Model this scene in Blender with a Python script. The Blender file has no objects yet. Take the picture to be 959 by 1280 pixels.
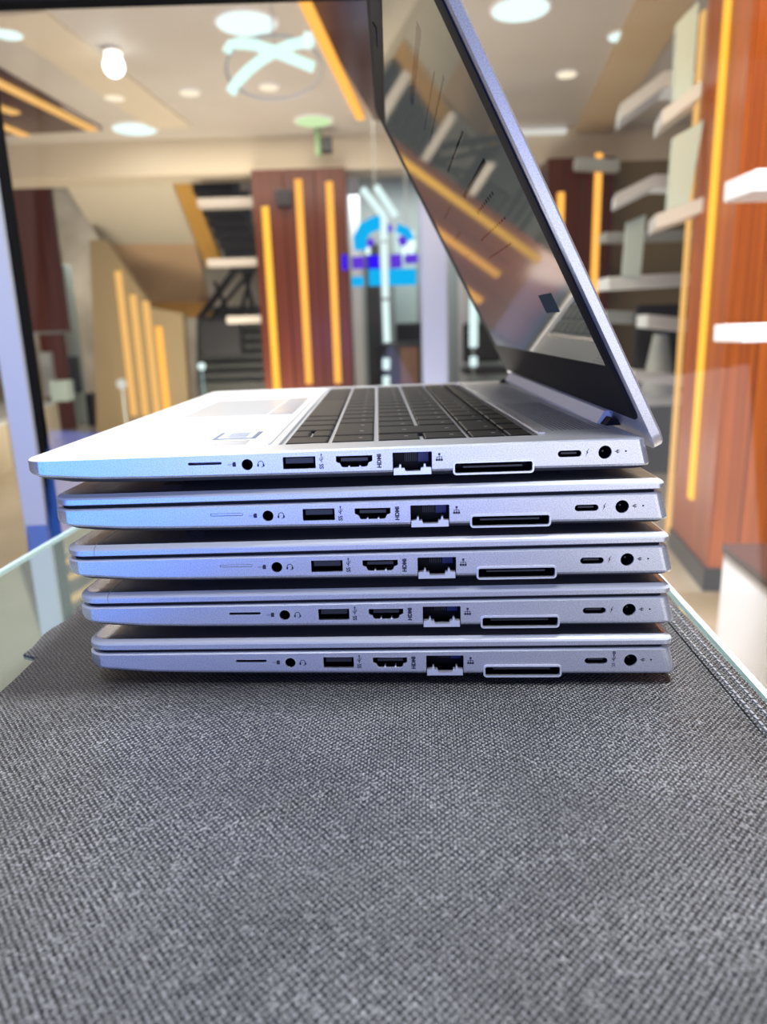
import bpy, bmesh, math, random
from mathutils import Vector, Matrix
random.seed(7)
SC = bpy.context.scene
COL = SC.collection
PI = math.pi

# ------------------------------------------------------------------ camera
CAM = Vector((0, 0, 0.13376))
CX = Vector((0.9995298, -0.0073957, -0.029757))
CU = Vector((0.0306623, 0.2410856, 0.9700194))
CF = Vector((0.0, 0.9704757, -0.241199))
FPX = 898.75
cd = bpy.data.cameras.new('camera'); co = bpy.data.objects.new('camera', cd); COL.objects.link(co)
co.matrix_world = Matrix(((CX.x, CU.x, -CF.x, CAM.x), (CX.y, CU.y, -CF.y, CAM.y), (CX.z, CU.z, -CF.z, CAM.z), (0, 0, 0, 1)))
cd.sensor_fit = 'VERTICAL'; cd.sensor_height = 36.0; cd.lens = FPX / 1280 * 36
cd.clip_start = 0.01; cd.clip_end = 60
cd.dof.use_dof = True; cd.dof.focus_distance = 0.275; cd.dof.aperture_fstop = 9.5
SC.camera = co

# ------------------------------------------------------------------ world and exposure
w = bpy.data.worlds.new('world'); SC.world = w; w.use_nodes = True
bg = w.node_tree.nodes['Background']; bg.inputs[0].default_value = (0.80, 0.84, 1.0, 1); bg.inputs[1].default_value = 0.20
SC.view_settings.view_transform = 'Standard'; SC.view_settings.look = 'None'
SC.view_settings.exposure = 0.0; SC.view_settings.gamma = 1.0; SC.view_settings.use_curve_mapping = False

# ------------------------------------------------------------------ lamps of the place and added fill lights
def area(name, loc, target, sx, sy, power, color):
    l = bpy.data.lights.new(name, 'AREA'); l.shape = 'RECTANGLE'; l.size = sx; l.size_y = sy; l.energy = power; l.color = color
    o = bpy.data.objects.new(name, l); COL.objects.link(o); o.location = loc
    o.rotation_euler = (Vector(target) - Vector(loc)).to_track_quat('-Z', 'Y').to_euler()
    return o
area('shop_ceiling_light', (0.34, 0.33, 1.75), (-0.02, 0.25, 0), 0.22, 0.22, 50, (0.95, 0.975, 1.0))
area('shop_panel_light', (-0.10, 0.72, 2.10), (-0.05, 0.45, 0), 1.1, 0.40, 19, (0.93, 0.96, 1.0))
area('shop_front_light', (-0.30, -0.30, 2.2), (0.0, 0.3, 0), 0.6, 0.6, 24, (0.93, 0.94, 1.0))
sl = area('box_counter_fill', (0.10, 0.62, 2.4), (0.95, 1.45, -0.3), 0.5, 0.5, 34, (0.95, 0.96, 1.0)); sl.data.spread = math.radians(50)  # unseen fill added to brighten the white box counter
area('blue_sign_light', (-0.84, -0.75, 0.01), (-0.20, 0.27, 0.06), 1.10, 0.58, 10.5, (0.025, 0.19, 1.0))
area('violet_fill', (-0.10, -0.85, 0.07), (-0.05, 0.27, 0.05), 0.55, 0.74, 4.4, (0.40, 0.46, 1.0))  # added violet fill, fades the blue along the laptop sides
area('neutral_softbox', (0.75, -0.85, 0.05), (0.05, 0.27, 0.05), 1.3, 0.8, 5.2, (0.93, 0.94, 1.0))  # added neutral softbox behind the camera for the laptop sides
area('mall_light_near', (-0.8, 4.6, 1.86), (-0.8, 4.6, 0), 2.5, 1.2, 50, (1.0, 0.90, 0.76))
area('mall_light_far', (-1.0, 6.3, 1.86), (-1.0, 6.3, 0), 4.0, 0.6, 60, (1.0, 0.90, 0.74))
area('ceiling_fill', (-0.5, 5.0, -0.85), (-0.5, 5.0, 2), 3.0, 2.5, 72, (1.0, 0.93, 0.85))  # unseen fill added low down to lift the ceiling
area('column_wash_light', (0.65, 1.7, 1.85), (1.6, 2.9, 0.0), 0.4, 0.4, 62, (1.0, 0.80, 0.52))
area('bay_light', (0.3, 9.0, 1.7), (0.3, 9.6, 0), 1.6, 1.0, 22, (0.92, 1.0, 1.0))
area('back_wall_fill', (-4.2, 10.2, 1.9), (-4.4, 11.6, -0.2), 1.0, 0.5, 55, (1.0, 0.93, 0.82))  # fill added to brighten the back wall
area('soffit_fill', (-1.5, 6.4, -0.8), (-2.3, 8.7, 1.2), 1.2, 0.6, 60, (1.0, 0.90, 0.70))  # unseen low fill added for the stair soffit

# ------------------------------------------------------------------ materials
def mat(name, color, rough=0.5, metal=0.0, spec=0.5, emit=None, es=0.0, ior=None):
    m = bpy.data.materials.new(name); m.use_nodes = True
    b = m.node_tree.nodes['Principled BSDF']
    b.inputs['Base Color'].default_value = (*color, 1); b.inputs['Roughness'].default_value = rough
    b.inputs['Metallic'].default_value = metal; b.inputs['Specular IOR Level'].default_value = spec
    if ior: b.inputs['IOR'].default_value = ior
    if emit: b.inputs['Emission Color'].default_value = (*emit, 1); b.inputs['Emission Strength'].default_value = es
    return m
def nodes(m): return m.node_tree.nodes, m.node_tree.links, m.node_tree.nodes['Principled BSDF']
def noise_color(m, c1, c2, scale, coord='Object', detail=4, stretch=(1, 1, 1), lo=0.35, hi=0.65):
    N, L, b = nodes(m)
    tc = N.new('ShaderNodeTexCoord'); mp = N.new('ShaderNodeMapping'); mp.inputs['Scale'].default_value = stretch
    nz = N.new('ShaderNodeTexNoise'); nz.inputs['Scale'].default_value = scale; nz.inputs['Detail'].default_value = detail
    cr = N.new('ShaderNodeValToRGB'); cr.color_ramp.elements[0].position = lo; cr.color_ramp.elements[1].position = hi
    cr.color_ramp.elements[0].color = (*c1, 1); cr.color_ramp.elements[1].color = (*c2, 1)
    L.new(tc.outputs[coord], mp.inputs[0]); L.new(mp.outputs[0], nz.inputs['Vector']); L.new(nz.outputs[0], cr.inputs[0]); L.new(cr.outputs[0], b.inputs['Base Color'])
    return nz
M = {}
M['silver'] = mat('satin_silver', (0.70, 0.70, 0.74), 0.31, 0.78)
noise_color(M['silver'], (0.56, 0.56, 0.60), (0.80, 0.80, 0.84), 2200, detail=1, lo=0.3, hi=0.7)
M['bright'] = mat('bright_silver', (0.86, 0.87, 0.90), 0.25, 0.5)
M['deck'] = mat('deck_silver', (0.63, 0.65, 0.67), 0.40, 0.20)
M['hinge'] = mat('hinge_silver', (0.80, 0.83, 0.88), 0.5, 0.1)
M['under'] = mat('underside_shade', (0.06, 0.06, 0.068), 0.5, 0.2)  # silver underside darkened; shade between the laptops put into the colour
M['lid_top'] = mat('lid_top_silver', (0.62, 0.62, 0.66), 0.26, 0.92)
M['speaker'] = mat('speaker_hole', (0.16, 0.17, 0.18), 0.5)
M['black'] = mat('port_black', (0.006, 0.006, 0.008), 0.5, spec=0.2)
M['tongue'] = mat('port_tongue', (0.025, 0.025, 0.03), 0.35)
M['print'] = mat('port_print', (0.03, 0.03, 0.05), 0.6)
M['rubber'] = mat('black_rubber', (0.008, 0.008, 0.012), 0.7, spec=0.2)
M['bezel'] = mat('black_bezel', (0.013, 0.013, 0.015), 0.6, spec=0.12)
M['key'] = mat('black_key', (0.008, 0.0085, 0.010), 0.5, spec=0.3)
M['legend'] = mat('key_legend', (0.6, 0.6, 0.62), 0.5)
M['screen'] = mat('glossy_screen', (0.015, 0.015, 0.017), 0.035, spec=0.5, emit=(0.88, 1.0, 0.92), es=0.055, ior=2.5)
M['inkdim'] = mat('screen_ink', (0.006, 0.006, 0.006), 0.04, ior=1.8)
M['tile'] = mat('screen_tile', (0.004, 0.006, 0.01), 0.9, spec=0.0, emit=(.5,.7,1), es=.045)
M['touch'] = mat('touchpad', (0.50, 0.52, 0.55), 0.22, 0.2)
M['badge_b'] = mat('badge_blue', (0.04, 0.09, 0.22), 0.3)
M['badge_p'] = mat('badge_pale', (0.55, 0.60, 0.66), 0.3)
M['blueplug'] = mat('contact_blue', (0.01, 0.02, 0.12), 0.4)
M['stitch'] = mat('bag_thread', (0.24, 0.245, 0.26), 0.5)
M['glass_top'] = mat('pale_glass', (0.50, 0.60, 0.54), 0.015, metal=0.8, ior=2.0)
M['glass_edge'] = mat('glass_edge', (0.50, 0.64, 0.67), 0.12, ior=1.6)
M['alu'] = mat('aluminium', (0.56, 0.56, 0.58), 0.45, 0.15)
M['gasket'] = mat('gasket_black', (0.008, 0.008, 0.008), 0.9, spec=0.05)
M['white'] = mat('white_paint', (0.86, 0.87, 0.90), 0.4)
M['offwhite'] = mat('white_shelf', (0.66, 0.71, 0.74), 0.45)
M['board'] = mat('beige_board', (0.46, 0.42, 0.38), 0.5)
M['pale_green'] = mat('pale_panel', (0.56, 0.70, 0.67), 0.4)
M['darktop'] = mat('dark_top', (0.045, 0.022, 0.018), 0.35)
M['cream'] = mat('cream_paint', (0.60, 0.54, 0.42), 0.7)
M['ceiling'] = mat('ceiling_paint', (0.56, 0.50, 0.43), 0.6)
noise_color(M['ceiling'], (0.47, 0.43, 0.38), (0.57, 0.53, 0.48), 0.9, lo=0.3, hi=0.7)
M['beam'] = mat('beam_paint', (0.62, 0.54, 0.42), 0.6)
M['floor'] = mat('floor_tile', (0.50, 0.44, 0.34), 0.18)
noise_color(M['floor'], (0.46, 0.40, 0.30), (0.54, 0.48, 0.38), 2.5)
M['back'] = mat('back_wall', (0.26, 0.22, 0.15), 0.7)
noise_color(M['back'], (0.22, 0.19, 0.14), (0.46, 0.41, 0.33), 1.1)
M['olive'] = mat('olive_wall', (0.20, 0.155, 0.085), 0.7)
M['yellow'] = mat('ochre_paint', (0.55, 0.30, 0.06), 0.6)
M['soffit'] = mat('soffit_paint', (0.66, 0.60, 0.48), 0.7)
M['dark'] = mat('dark_iron', (0.012, 0.012, 0.015), 0.45)
M['tread'] = mat('dark_tread', (0.045, 0.05, 0.045), 0.5)
M['brown'] = mat('brown_post', (0.20, 0.10, 0.05), 0.5)
M['plinth'] = mat('black_plinth', (0.012, 0.014, 0.014), 0.3)
M['teal'] = mat('teal_box', (0.03, 0.07, 0.09), 0.5)
M['grey'] = mat('grey_board', (0.40, 0.44, 0.43), 0.5)
M['blueglow'] = mat('door_post_glow', (0.42, 0.48, 0.72), 0.35, 0.3)  # silver post with the neon's blue glow put into its colour
def wood(name, c1, c2, sx, rough=0.22):
    m = mat(name, c1, rough); noise_color(m, c1, c2, 3.0, detail=6, stretch=(sx, sx, 0.25), lo=0.32, hi=0.68); return m
M['wood_wine'] = wood('wine_wood', (0.064, 0.014, 0.006), (0.110, 0.026, 0.011), 14)
M['wood_wine_lit'] = wood('wine_wood_lit', (0.15, 0.045, 0.04), (0.22, 0.075, 0.065), 8)  # wine wood lightened, standing in for light on the left panel
M['wood_orange'] = wood('orange_wood', (0.27, 0.050, 0.003), (0.62, 0.155, 0.006), 22, 0.40)
M['wood_dark'] = wood('ceiling_wood', (0.045, 0.018, 0.018), (0.075, 0.03, 0.028), 8)
def emis(name, c, s):
    m = mat(name, (0.0, 0.0, 0.0), 1.0, spec=0.0, emit=c, es=s); return m
M['led'] = emis('led_orange', (1.0, 0.46, 0.080), 1.40)
M['led_y'] = emis('led_yellow', (1.0, 0.53, 0.060), 1.45)
M['led_p'] = emis('led_peach', (1.0, 0.56, 0.17), 1.0)
M['lamp_w'] = emis('lamp_cool', (0.80, 1.0, 0.96), 1.25)
M['lamp_warm'] = emis('lamp_warm', (1.0, 0.88, 0.66), 1.15)
M['lamp_green'] = emis('lamp_green', (0.72, 0.98, 0.52), 0.95)
M['lamp_spot'] = emis('lamp_spot', (0.85, 0.95, 1.0), 5)
M['lamp_pend'] = emis('lamp_pendant', (0.68, 0.96, 0.88), 1.3)
M['tube'] = emis('lamp_tube', (0.95, 0.93, 0.85), 0.75)
M['neon_blue'] = emis('neon_blue', (0.03, 0.0, 1.0), 1.0)
M['neon_violet'] = emis('neon_violet', (0.16, 0.05, 0.9), 0.8)
M['neon_cyan'] = emis('neon_cyan', (0.0, 0.50, 1.0), 0.95)
M['lamp_ice'] = emis('lamp_ice', (0.78, 1.0, 0.98), 1.1)

# bag cloth: embossed non-woven, glints painted into its colour
def cloth_mat():
    m = mat('nonwoven_cloth', (0.06, 0.06, 0.065), 0.36, spec=0.6)
    N, L, b = nodes(m)
    tc = N.new('ShaderNodeTexCoord'); mp = N.new('ShaderNodeMapping'); mp.inputs['Rotation'].default_value = (0, 0, 0.06)
    L.new(tc.outputs['Object'], mp.inputs[0])
    sp = N.new('ShaderNodeSeparateXYZ'); L.new(mp.outputs[0], sp.inputs[0])
    def mth(op, a, bb=None):
        n = N.new('ShaderNodeMath'); n.operation = op
        for i, v in enumerate((a, bb)):
            if v is None: continue
            if isinstance(v, (int, float)): n.inputs[i].default_value = v
            else: L.new(v, n.inputs[i])
        return n.outputs[0]
    nz = N.new('ShaderNodeTexNoise'); nz.inputs['Scale'].default_value = 260; nz.inputs['Detail'].default_value = 2; L.new(tc.outputs['Object'], nz.inputs['Vector'])
    k = 2 * PI / 0.0021
    sx = mth('SINE', mth('ADD', mth('MULTIPLY', sp.outputs[0], k), mth('MULTIPLY', nz.outputs[0], 0.9)))
    sy = mth('SINE', mth('ADD', mth('MULTIPLY', sp.outputs[1], k * 0.9), mth('MULTIPLY', nz.outputs[0], 0.9)))
    h = mth('MULTIPLY', sx, sy)
    n2 = N.new('ShaderNodeTexNoise'); n2.inputs['Scale'].default_value = 1300; n2.inputs['Detail'].default_value = 2; L.new(tc.outputs['Object'], n2.inputs['Vector'])
    h2 = mth('ADD', h, mth('MULTIPLY', n2.outputs[0], 3.0))
    bp = N.new('ShaderNodeBump'); bp.inputs['Strength'].default_value = 1.0; bp.inputs['Distance'].default_value = 0.00025
    L.new(h2, bp.inputs['Height']); L.new(bp.outputs[0], b.inputs['Normal'])
    big = N.new('ShaderNodeTexNoise'); big.inputs['Scale'].default_value = 16; big.inputs['Detail'].default_value = 5; L.new(tc.outputs['Object'], big.inputs['Vector'])
    rm = N.new('ShaderNodeMapRange'); rm.interpolation_type = 'SMOOTHSTEP'; rm.inputs[1].default_value = 0.1; rm.inputs[2].default_value = 0.8; L.new(h, rm.inputs[0])
    sp2 = N.new('ShaderNodeMapRange'); sp2.interpolation_type = 'SMOOTHSTEP'; sp2.inputs[1].default_value = 0.52; sp2.inputs[2].default_value = 0.72; L.new(n2.outputs[0], sp2.inputs[0])  # pale specks painted as fine glints
    dot_glints = mth('ADD', mth('MULTIPLY', rm.outputs[0], 0.52), mth('MULTIPLY', sp2.outputs[0], 0.62))
    f = mth('ADD', mth('MULTIPLY', dot_glints, mth('ADD', 0.35, mth('MULTIPLY', big.outputs[0], 1.2))), mth('MULTIPLY', big.outputs[0], 0.24))
    cr = N.new('ShaderNodeValToRGB'); cr.color_ramp.elements[0].position = 0.15; cr.color_ramp.elements[1].position = 0.95
    cr.color_ramp.elements[0].color = (0.009, 0.0095, 0.0105, 1); cr.color_ramp.elements[1].color = (0.30, 0.305, 0.32, 1)
    L.new(f, cr.inputs[0]); L.new(cr.outputs[0], b.inputs['Base Color'])
    return m
M['cloth'] = cloth_mat()
def glass_mat():
    m = bpy.data.materials.new('window_glass'); m.use_nodes = True; N = m.node_tree.nodes; L = m.node_tree.links
    N.remove(N['Principled BSDF']); out = N['Material Output']
    t = N.new('ShaderNodeBsdfTransparent'); g = N.new('ShaderNodeBsdfGlossy'); g.inputs['Roughness'].default_value = 0.02
    fr = N.new('ShaderNodeFresnel'); fr.inputs[0].default_value = 1.45; mx = N.new('ShaderNodeMixShader')
    L.new(fr.outputs[0], mx.inputs[0]); L.new(t.outputs[0], mx.inputs[1]); L.new(g.outputs[0], mx.inputs[2]); L.new(mx.outputs[0], out.inputs[0])
    return m
M['glass'] = glass_mat()

# ------------------------------------------------------------------ helpers
def link(name, me, m, parent=None):
    o = bpy.data.objects.new(name, me); COL.objects.link(o)
    if m is not None and len(me.materials) == 0: me.materials.append(m)
    if parent: o.parent = parent
    return o
def obj(name, bm, m, parent=None, smooth=False):
    me = bpy.data.meshes.new(name); bmesh.ops.recalc_face_normals(bm, faces=bm.faces); bm.to_mesh(me); bm.free()
    if smooth:
        for p in me.polygons: p.use_smooth = True
        me.set_sharp_from_angle(angle=math.radians(38))
    return link(name, me, m, parent)
def tag(o, label=None, cat=None, group=None, kind=None):
    if label: o['label'] = label
    if cat: o['category'] = cat
    if group: o['group'] = group
    if kind: o['kind'] = kind
    return o
def thing(name, label, cat, loc=(0, 0, 0), group=None, rz=0.0):
    o = bpy.data.objects.new(name, None); COL.objects.link(o); o.location = loc; o.rotation_euler = (0, 0, rz); o.empty_display_size = 0.01
    return tag(o, label, cat, group)
def prism(bm, pts, vec):
    """polygon pts (3D) extruded along vec"""
    vec = Vector(vec); a = [bm.verts.new(p) for p in pts]; b = [bm.verts.new(Vector(p) + vec) for p in pts]; n = len(pts)
    bm.faces.new(a); bm.faces.new(b[::-1])
    for i in range(n): bm.faces.new((a[i], b[i], b[(i + 1) % n], a[(i + 1) % n]))
def box(bm, x0, x1, y0, y1, z0, z1):
    prism(bm, [(x0, y0, z0), (x1, y0, z0), (x1, y1, z0), (x0, y1, z0)], (0, 0, z1 - z0))
def boxobj(name, m, x0, x1, y0, y1, z0, z1, parent=None, bev=0.0):
    bm = bmesh.new(); box(bm, x0, x1, y0, y1, z0, z1)
    if bev: bmesh.ops.bevel(bm, geom=bm.edges[:], offset=bev, segments=2, affect='EDGES', profile=0.6)
    return obj(name, bm, m, parent)
def tube(bm, pts, r, seg=8, caps=True):
    pts = [Vector(p) for p in pts]; rings = []; up = None
    for i, p in enumerate(pts):
        t = (pts[min(i + 1, len(pts) - 1)] - pts[max(i - 1, 0)]).normalized()
        if up is None:
            up = Vector((0, 0, 1)) if abs(t.z) < 0.9 else Vector((1, 0, 0))
        s = t.cross(up).normalized(); up = s.cross(t).normalized()
        rings.append([bm.verts.new(p + (s * math.cos(2 * PI * k / seg) + up * math.sin(2 * PI * k / seg)) * r) for k in range(seg)])
    for a, b in zip(rings, rings[1:]):
        for k in range(seg): bm.faces.new((a[k], a[(k + 1) % seg], b[(k + 1) % seg], b[k]))
    if caps: bm.faces.new(rings[0][::-1]); bm.faces.new(rings[-1])
def at(u, v, Y):
    """point of the plane y=Y seen at photo pixel (u,v); used only to size and place things at their own distance"""
    d = CF + CX * ((u - 479.5) / FPX) - CU * ((v - 640) / FPX)
    return CAM + d * ((Y - CAM.y) / d.y)
def atz(u, v, z):
    d = CF + CX * ((u - 479.5) / FPX) - CU * ((v - 640) / FPX)
    return CAM + d * ((z - CAM.z) / d.z)
def span(u0, v0, u1, v1, Y):
    um, vm = (u0 + u1) / 2, (v0 + v1) / 2
    return at(u0, vm, Y).x, at(u1, vm, Y).x, at(um, v1, Y).z, at(um, v0, Y).z
def bar(name, m, p, q, wdir, wid, ndir, dep, parent=None):
    """rectangular bar from p to q"""
    p, q = Vector(p), Vector(q); wd = Vector(wdir).normalized() * wid / 2; nd = Vector(ndir).normalized() * dep
    bm = bmesh.new(); prism(bm, [p - wd, p + wd, q + wd, q - wd], nd); return obj(name, bm, m, parent)

# ================================================================== SETTING
FZ, CZ = -0.95, CAM.z + 1.75
def struct(name, m, *b):
    o = boxobj(name, m, *b); o['kind'] = 'structure'; return o
struct('floor', M['floor'], -9, 5, -3, 13, FZ - 0.1, FZ)
struct('ceiling', M['ceiling'], -6.5, 4.5, 0.95, 7.1, CZ, CZ + 0.1)
zb = at(300, 216, 7.1).z
struct('trim_1', M['beam'], -6.5, 4.5, 7.1, 7.5, zb, CZ + 0.1)
struct('wall_back', M['back'], -9, 5, 12, 12.2, FZ, 4)
struct('wall_left', M['cream'], -7.2, -7.0, -3, 12, FZ, 4)
struct('wall_right', M['olive'], 1.80, 4.5, 7.1, 7.25, FZ, zb)
# ceiling ribs
for i, (a, b, wd) in enumerate((((835, 0), (735, 178), 0.30), ((18, 18), (215, 160), 0.35))):
    hh = (0.06, 0.015)[i]; p, q = atz(*a, CZ - hh), atz(*b, CZ - hh); d = (q - p).normalized()
    o = bar('trim_%d' % (i + 2), (mat('rib_ochre', (0.56, 0.43, 0.27), 0.6), M['beam'])[i], p, q, d.cross(Vector((0, 0, 1))), wd, (0, 0, 1), hh); o['kind'] = 'structure'

# --- shop window: glass, aluminium post, top rail
GY = 1.0
win = bpy.data.objects.new('window_1', None); COL.objects.link(win); win.location = (0, GY, 0); win['kind'] = 'structure'
def wpart(name, m, x0, x1, y0, y1, z0, z1): return boxobj(name, m, x0, x1, y0, y1, z0, z1, win)
xp0, xp1 = at(22, 540, GY).x, at(50, 540, GY).x
zt = at(180, 3, GY).z
wpart('frame_post', M['alu'], xp0, xp1, -0.02, 0.02, -0.40, zt + 0.04)
wpart('post_gasket', M['gasket'], xp1, xp1 + 0.005, -0.012, 0.012, -0.40, zt)
wpart('top_rail', M['gasket'], xp1, 0.9, -0.012, 0.012, zt, zt + 0.04)
pane = wpart('pane', M['glass'], xp0 + 0.002, 0.75, -0.003, 0.003, -0.40, zt + 0.05); pane.rotation_euler = (-math.radians(8.5), 0, 0)   # leaning pane

# ================================================================== WOOD COLUMNS WITH LED STRIPS
def strip(parent_loc, m, p, q, wid, ndir, parent, name='led_strip'):
    p, q = Vector(p) - parent_loc, Vector(q) - parent_loc; nd = Vector(ndir).normalized(); wd = (q - p).cross(nd).normalized()
    bm = bmesh.new(); prism(bm, [p - wd * wid / 2, p + wd * wid / 2, q + wd * wid / 2, q - wd * wid / 2], nd * 0.012)
    return obj(name, bm, m, parent)
# column with three strips
Yc = 7.0
x0, x1, _, _ = span(322, 208, 437, 480, Yc)
loc = Vector(((x0 + x1) / 2, Yc + 0.2, FZ))
c1 = thing('wooden_column', 'wine red wooden column with three tall orange light strips, left of the blue sign', 'column', loc)
hw = (x1 - x0) / 2; n = 3
for i in range(n):
    a, b = -hw + 2 * hw * i / n, -hw + 2 * hw * (i + 1) / n
    boxobj('board', M['wood_wine'], a + 0.003, b - 0.003, -0.2, 0.2, 0.1, zb - FZ, c1, 0.002)
boxobj('plinth', M['plinth'], -hw - 0.01, hw + 0.01, -0.21, 0.21, 0, 0.1, c1)
for (ut, vt, ub, vb, mm) in ((330, 258, 349, 512, 'led_y'), (371, 224, 388, 480, 'led'), (410, 227, 424, 479, 'led')):
    p, q = at(ut, vt, Yc - 0.01), at(ub, vb, Yc - 0.01); xm = (p.x + q.x) / 2
    strip(loc, M[mm], (xm, Yc, q.z), (xm, Yc, p.z), 0.062, (0, -1, 0), c1)
b0 = at(355, 248, Yc - .02)
boxobj('speaker_box', M['dark'], b0.x - loc.x - 0.07, b0.x - loc.x + 0.07, -0.28, -0.2, b0.z - FZ - 0.07, b0.z - FZ + 0.07, c1, 0.01)
# column with two strips behind the lid
x0, x1, _, _ = span(682, 192, 764, 480, 6.9)
loc = Vector(((x0 + x1) / 2, 7.08, FZ)); hw = (x1 - x0) / 2
c2 = thing('wooden_column', 'wine red wooden column with two orange light strips, right of the open laptop lid', 'column', loc)
for i in range(4):
    a, b = -hw + 2 * hw * i / 4, -hw + 2 * hw * (i + 1) / 4
    boxobj('board', M['wood_wine'], a + 0.003, b - 0.003, -0.18, 0.18, 0.1, zb - FZ, c2, 0.002)
boxobj('plinth', M['plinth'], -hw - 0.01, hw + 0.01, -0.19, 0.19, 0, 0.1, c2)
for (ut, vt, ub, vb) in ((702, 240, 697, 420), (749, 191, 741, 430)):
    p, q = at(ut, vt, 6.88), at(ub, vb, 6.88); xm = (p.x + q.x) / 2
    strip(loc, M['led'], (xm, 6.9, q.z), (xm, 6.9, p.z), 0.062, (0, -1, 0), c2)
# near corner column on the right
A = atz(881, 738, FZ); B = atz(843, 690, FZ); A.z = B.z = FZ
ldir = (B - A).normalized(); rdir = Vector((ldir.y, -ldir.x, 0)).normalized()
if rdir.x < 0: rdir = -rdir
ln = -rdir   # left face looks to the left
c3 = thing('wooden_column', 'bright orange-brown wooden corner column with two long light strips, nearest on the right', 'column', A)
llen, rlen = 0.62, 1.1
CH = CZ - FZ
def cpl(s, t): return ldir * s + rdir * t    # local floor coordinates of the column
def cbox(name, m, s0, s1, t0, t1, z0, z1):
    bm = bmesh.new(); prism(bm, [cpl(s0, t0) + Vector((0, 0, z0)), cpl(s1, t0) + Vector((0, 0, z0)), cpl(s1, t1) + Vector((0, 0, z0)), cpl(s0, t1) + Vector((0, 0, z0))], (0, 0, z1 - z0)); return obj(name, bm, m, c3)
cbox('core', M['wood_orange'], 0.012, llen, 0.012, rlen, 0.09, CH)
cbox('plinth', M['plinth'], -0.012, llen + .012, -0.012, rlen, 0, 0.1)
for i in range(6):
    cbox('board', M['wood_orange'], llen * i / 6 + 0.002, llen * (i + 1) / 6 - 0.002, 0.0, 0.014, 0.1, CH)
for i in range(11):
    cbox('board', M['wood_orange'], 0.0, 0.014, 0.016 + 0.1 * i, 0.112 + 0.1 * i, 0.1, CH)
def on_face(u, v):
    d = CF + CX * ((u - 479.5) / FPX) - CU * ((v - 640) / FPX); return CAM + d * ((A - CAM).dot(ln) / d.dot(ln))
for (ut, vt, ub, vb, mm) in ((914, -40, 866, 624, 'led_y'), (881, 15, 836, 668, 'led_p')):
    p, q = on_face(ut, vt), on_face(ub, vb); m_ = (p + q) / 2; s = (m_ - A).dot(ldir); base = A + ldir * s
    strip(A, M[mm], (base.x, base.y, q.z), (base.x, base.y, min(p.z, CZ)), 0.065, ln, c3)

# wine panel on the far left
x0, x1, z0, z1 = span(16, 232, 74, 415, 9.3)
pl = thing('wall_panel', 'tall wine red wooden panel beside the silver window post', 'panel', ((x0 + x1) / 2, 9.3, FZ))
hw = (x1 - x0) / 2
for i in range(3): boxobj('board', M['wood_wine_lit'], -hw + 2 * hw * i / 3 + .003, -hw + 2 * hw * (i + 1) / 3 - .003, 0, 0.08, z0 - FZ, z1 - FZ + .25, pl)
boxobj('rail', M['grey'], -hw, hw, -0.01, 0.08, z0 - FZ - 0.03, z0 - FZ, pl)
boxobj('lower_board', M['wood_wine_lit'], -hw * .4, hw * .7, 0.02, 0.08, 0, z0 - FZ - 0.03, pl)
boxobj('stile', M['grey'], -hw, -hw * .75, 0.0, 0.08, 0, z0 - FZ - 0.03, pl)

# ================================================================== STAIRCASE
st = thing('staircase', 'ochre and black staircase with pale sloping underside behind the shop window', 'staircase', (-2.0, 8.5, FZ))
SL = Vector((-2.0, 8.5, FZ))
def sprism(name, m, pts, vec):
    bm = bmesh.new(); prism(bm, [Vector(p) - SL for p in pts], vec); return obj(name, bm, m, st)
P1, P2, P3, P4 = at(76, 222, 7.55), at(212, 222, 7.55), at(245, 305, 8.8), at(128, 305, 8.8)
P5, P6 = at(262, 378, 9.8), at(187, 378, 9.8)
sprism('soffit', M['soffit'], (P1, P2, P3, P4), (0, 0, 0.12)); sprism('soffit', mat('soffit_warm_lit', (0.62, 0.42, 0.25), 0.7), (P4, P3, P5, P6), (0, 0, 0.12))  # lower soffit has warm light put into its colour
Q1, Q2, Q3, Q4 = at(212, 218, 7.5), at(234, 218, 7.5), at(278, 330, 9.0), at(258, 335, 9.0)
sprism('stringer', M['yellow'], (Q1, Q2, Q3, Q4), (0, 0.12, 0.02))
boxobj('landing', M['yellow'], at(188, 390, 9.8).x + 2, at(262, 390, 9.8).x + 2, 1.3, 1.5, at(200, 398, 9.8).z - FZ, at(200, 376, 9.8).z - FZ, st)
for i in range(8):   # dark treads of the upper flight
    t = i / 7; u, v, Y = 243 + 45 * t, 224 + 100 * t, 7.7 + 1.3 * t
    c = at(u, v, Y)
    boxobj('step', M['dark'], c.x + 2 - 0.02, c.x + 2 + 0.38, Y - 8.5, Y - 8.5 + 0.3, c.z - FZ - 0.13, c.z - FZ + 0.03, st)
for (a, b, w_) in (((300, 330), (250, 398), .05), ((318, 335), (262, 400), .03), ((296, 300), (320, 400), .035), ((268, 352), (292, 405), .03), ((326, 300), (300, 395), .03)):
    bm = bmesh.new(); tube(bm, [at(*a, 9.2) - SL, at(*b, 9.2) - SL], w_ * .9, 6); obj('railing', bm, M['dark'], st)
for (u, v0, v1, mm) in ((293, 214, 320, 'brown'), (306, 240, 300, 'dark'), (331, 300, 380, 'brown')):
    c0, c1_ = at(u, v0, 9.3), at(u, v1, 9.3); boxobj('post', M[mm], c0.x + 1.95, c0.x + 2.05, 0.75, 0.85, c1_.z - FZ, c0.z - FZ, st)
for i in range(9):   # lower flight seen from the front
    v = 486 - i * 12; Y = 8.4 + 0.2 * i; a, b = at(246, v, Y), at(345, v, Y)
    boxobj('step', M['tread'], a.x + 2, b.x + 2, Y - 8.5, Y - 8.5 + 0.32, max(0.0, a.z - FZ - 0.1), a.z - FZ + 0.06, st)
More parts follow.
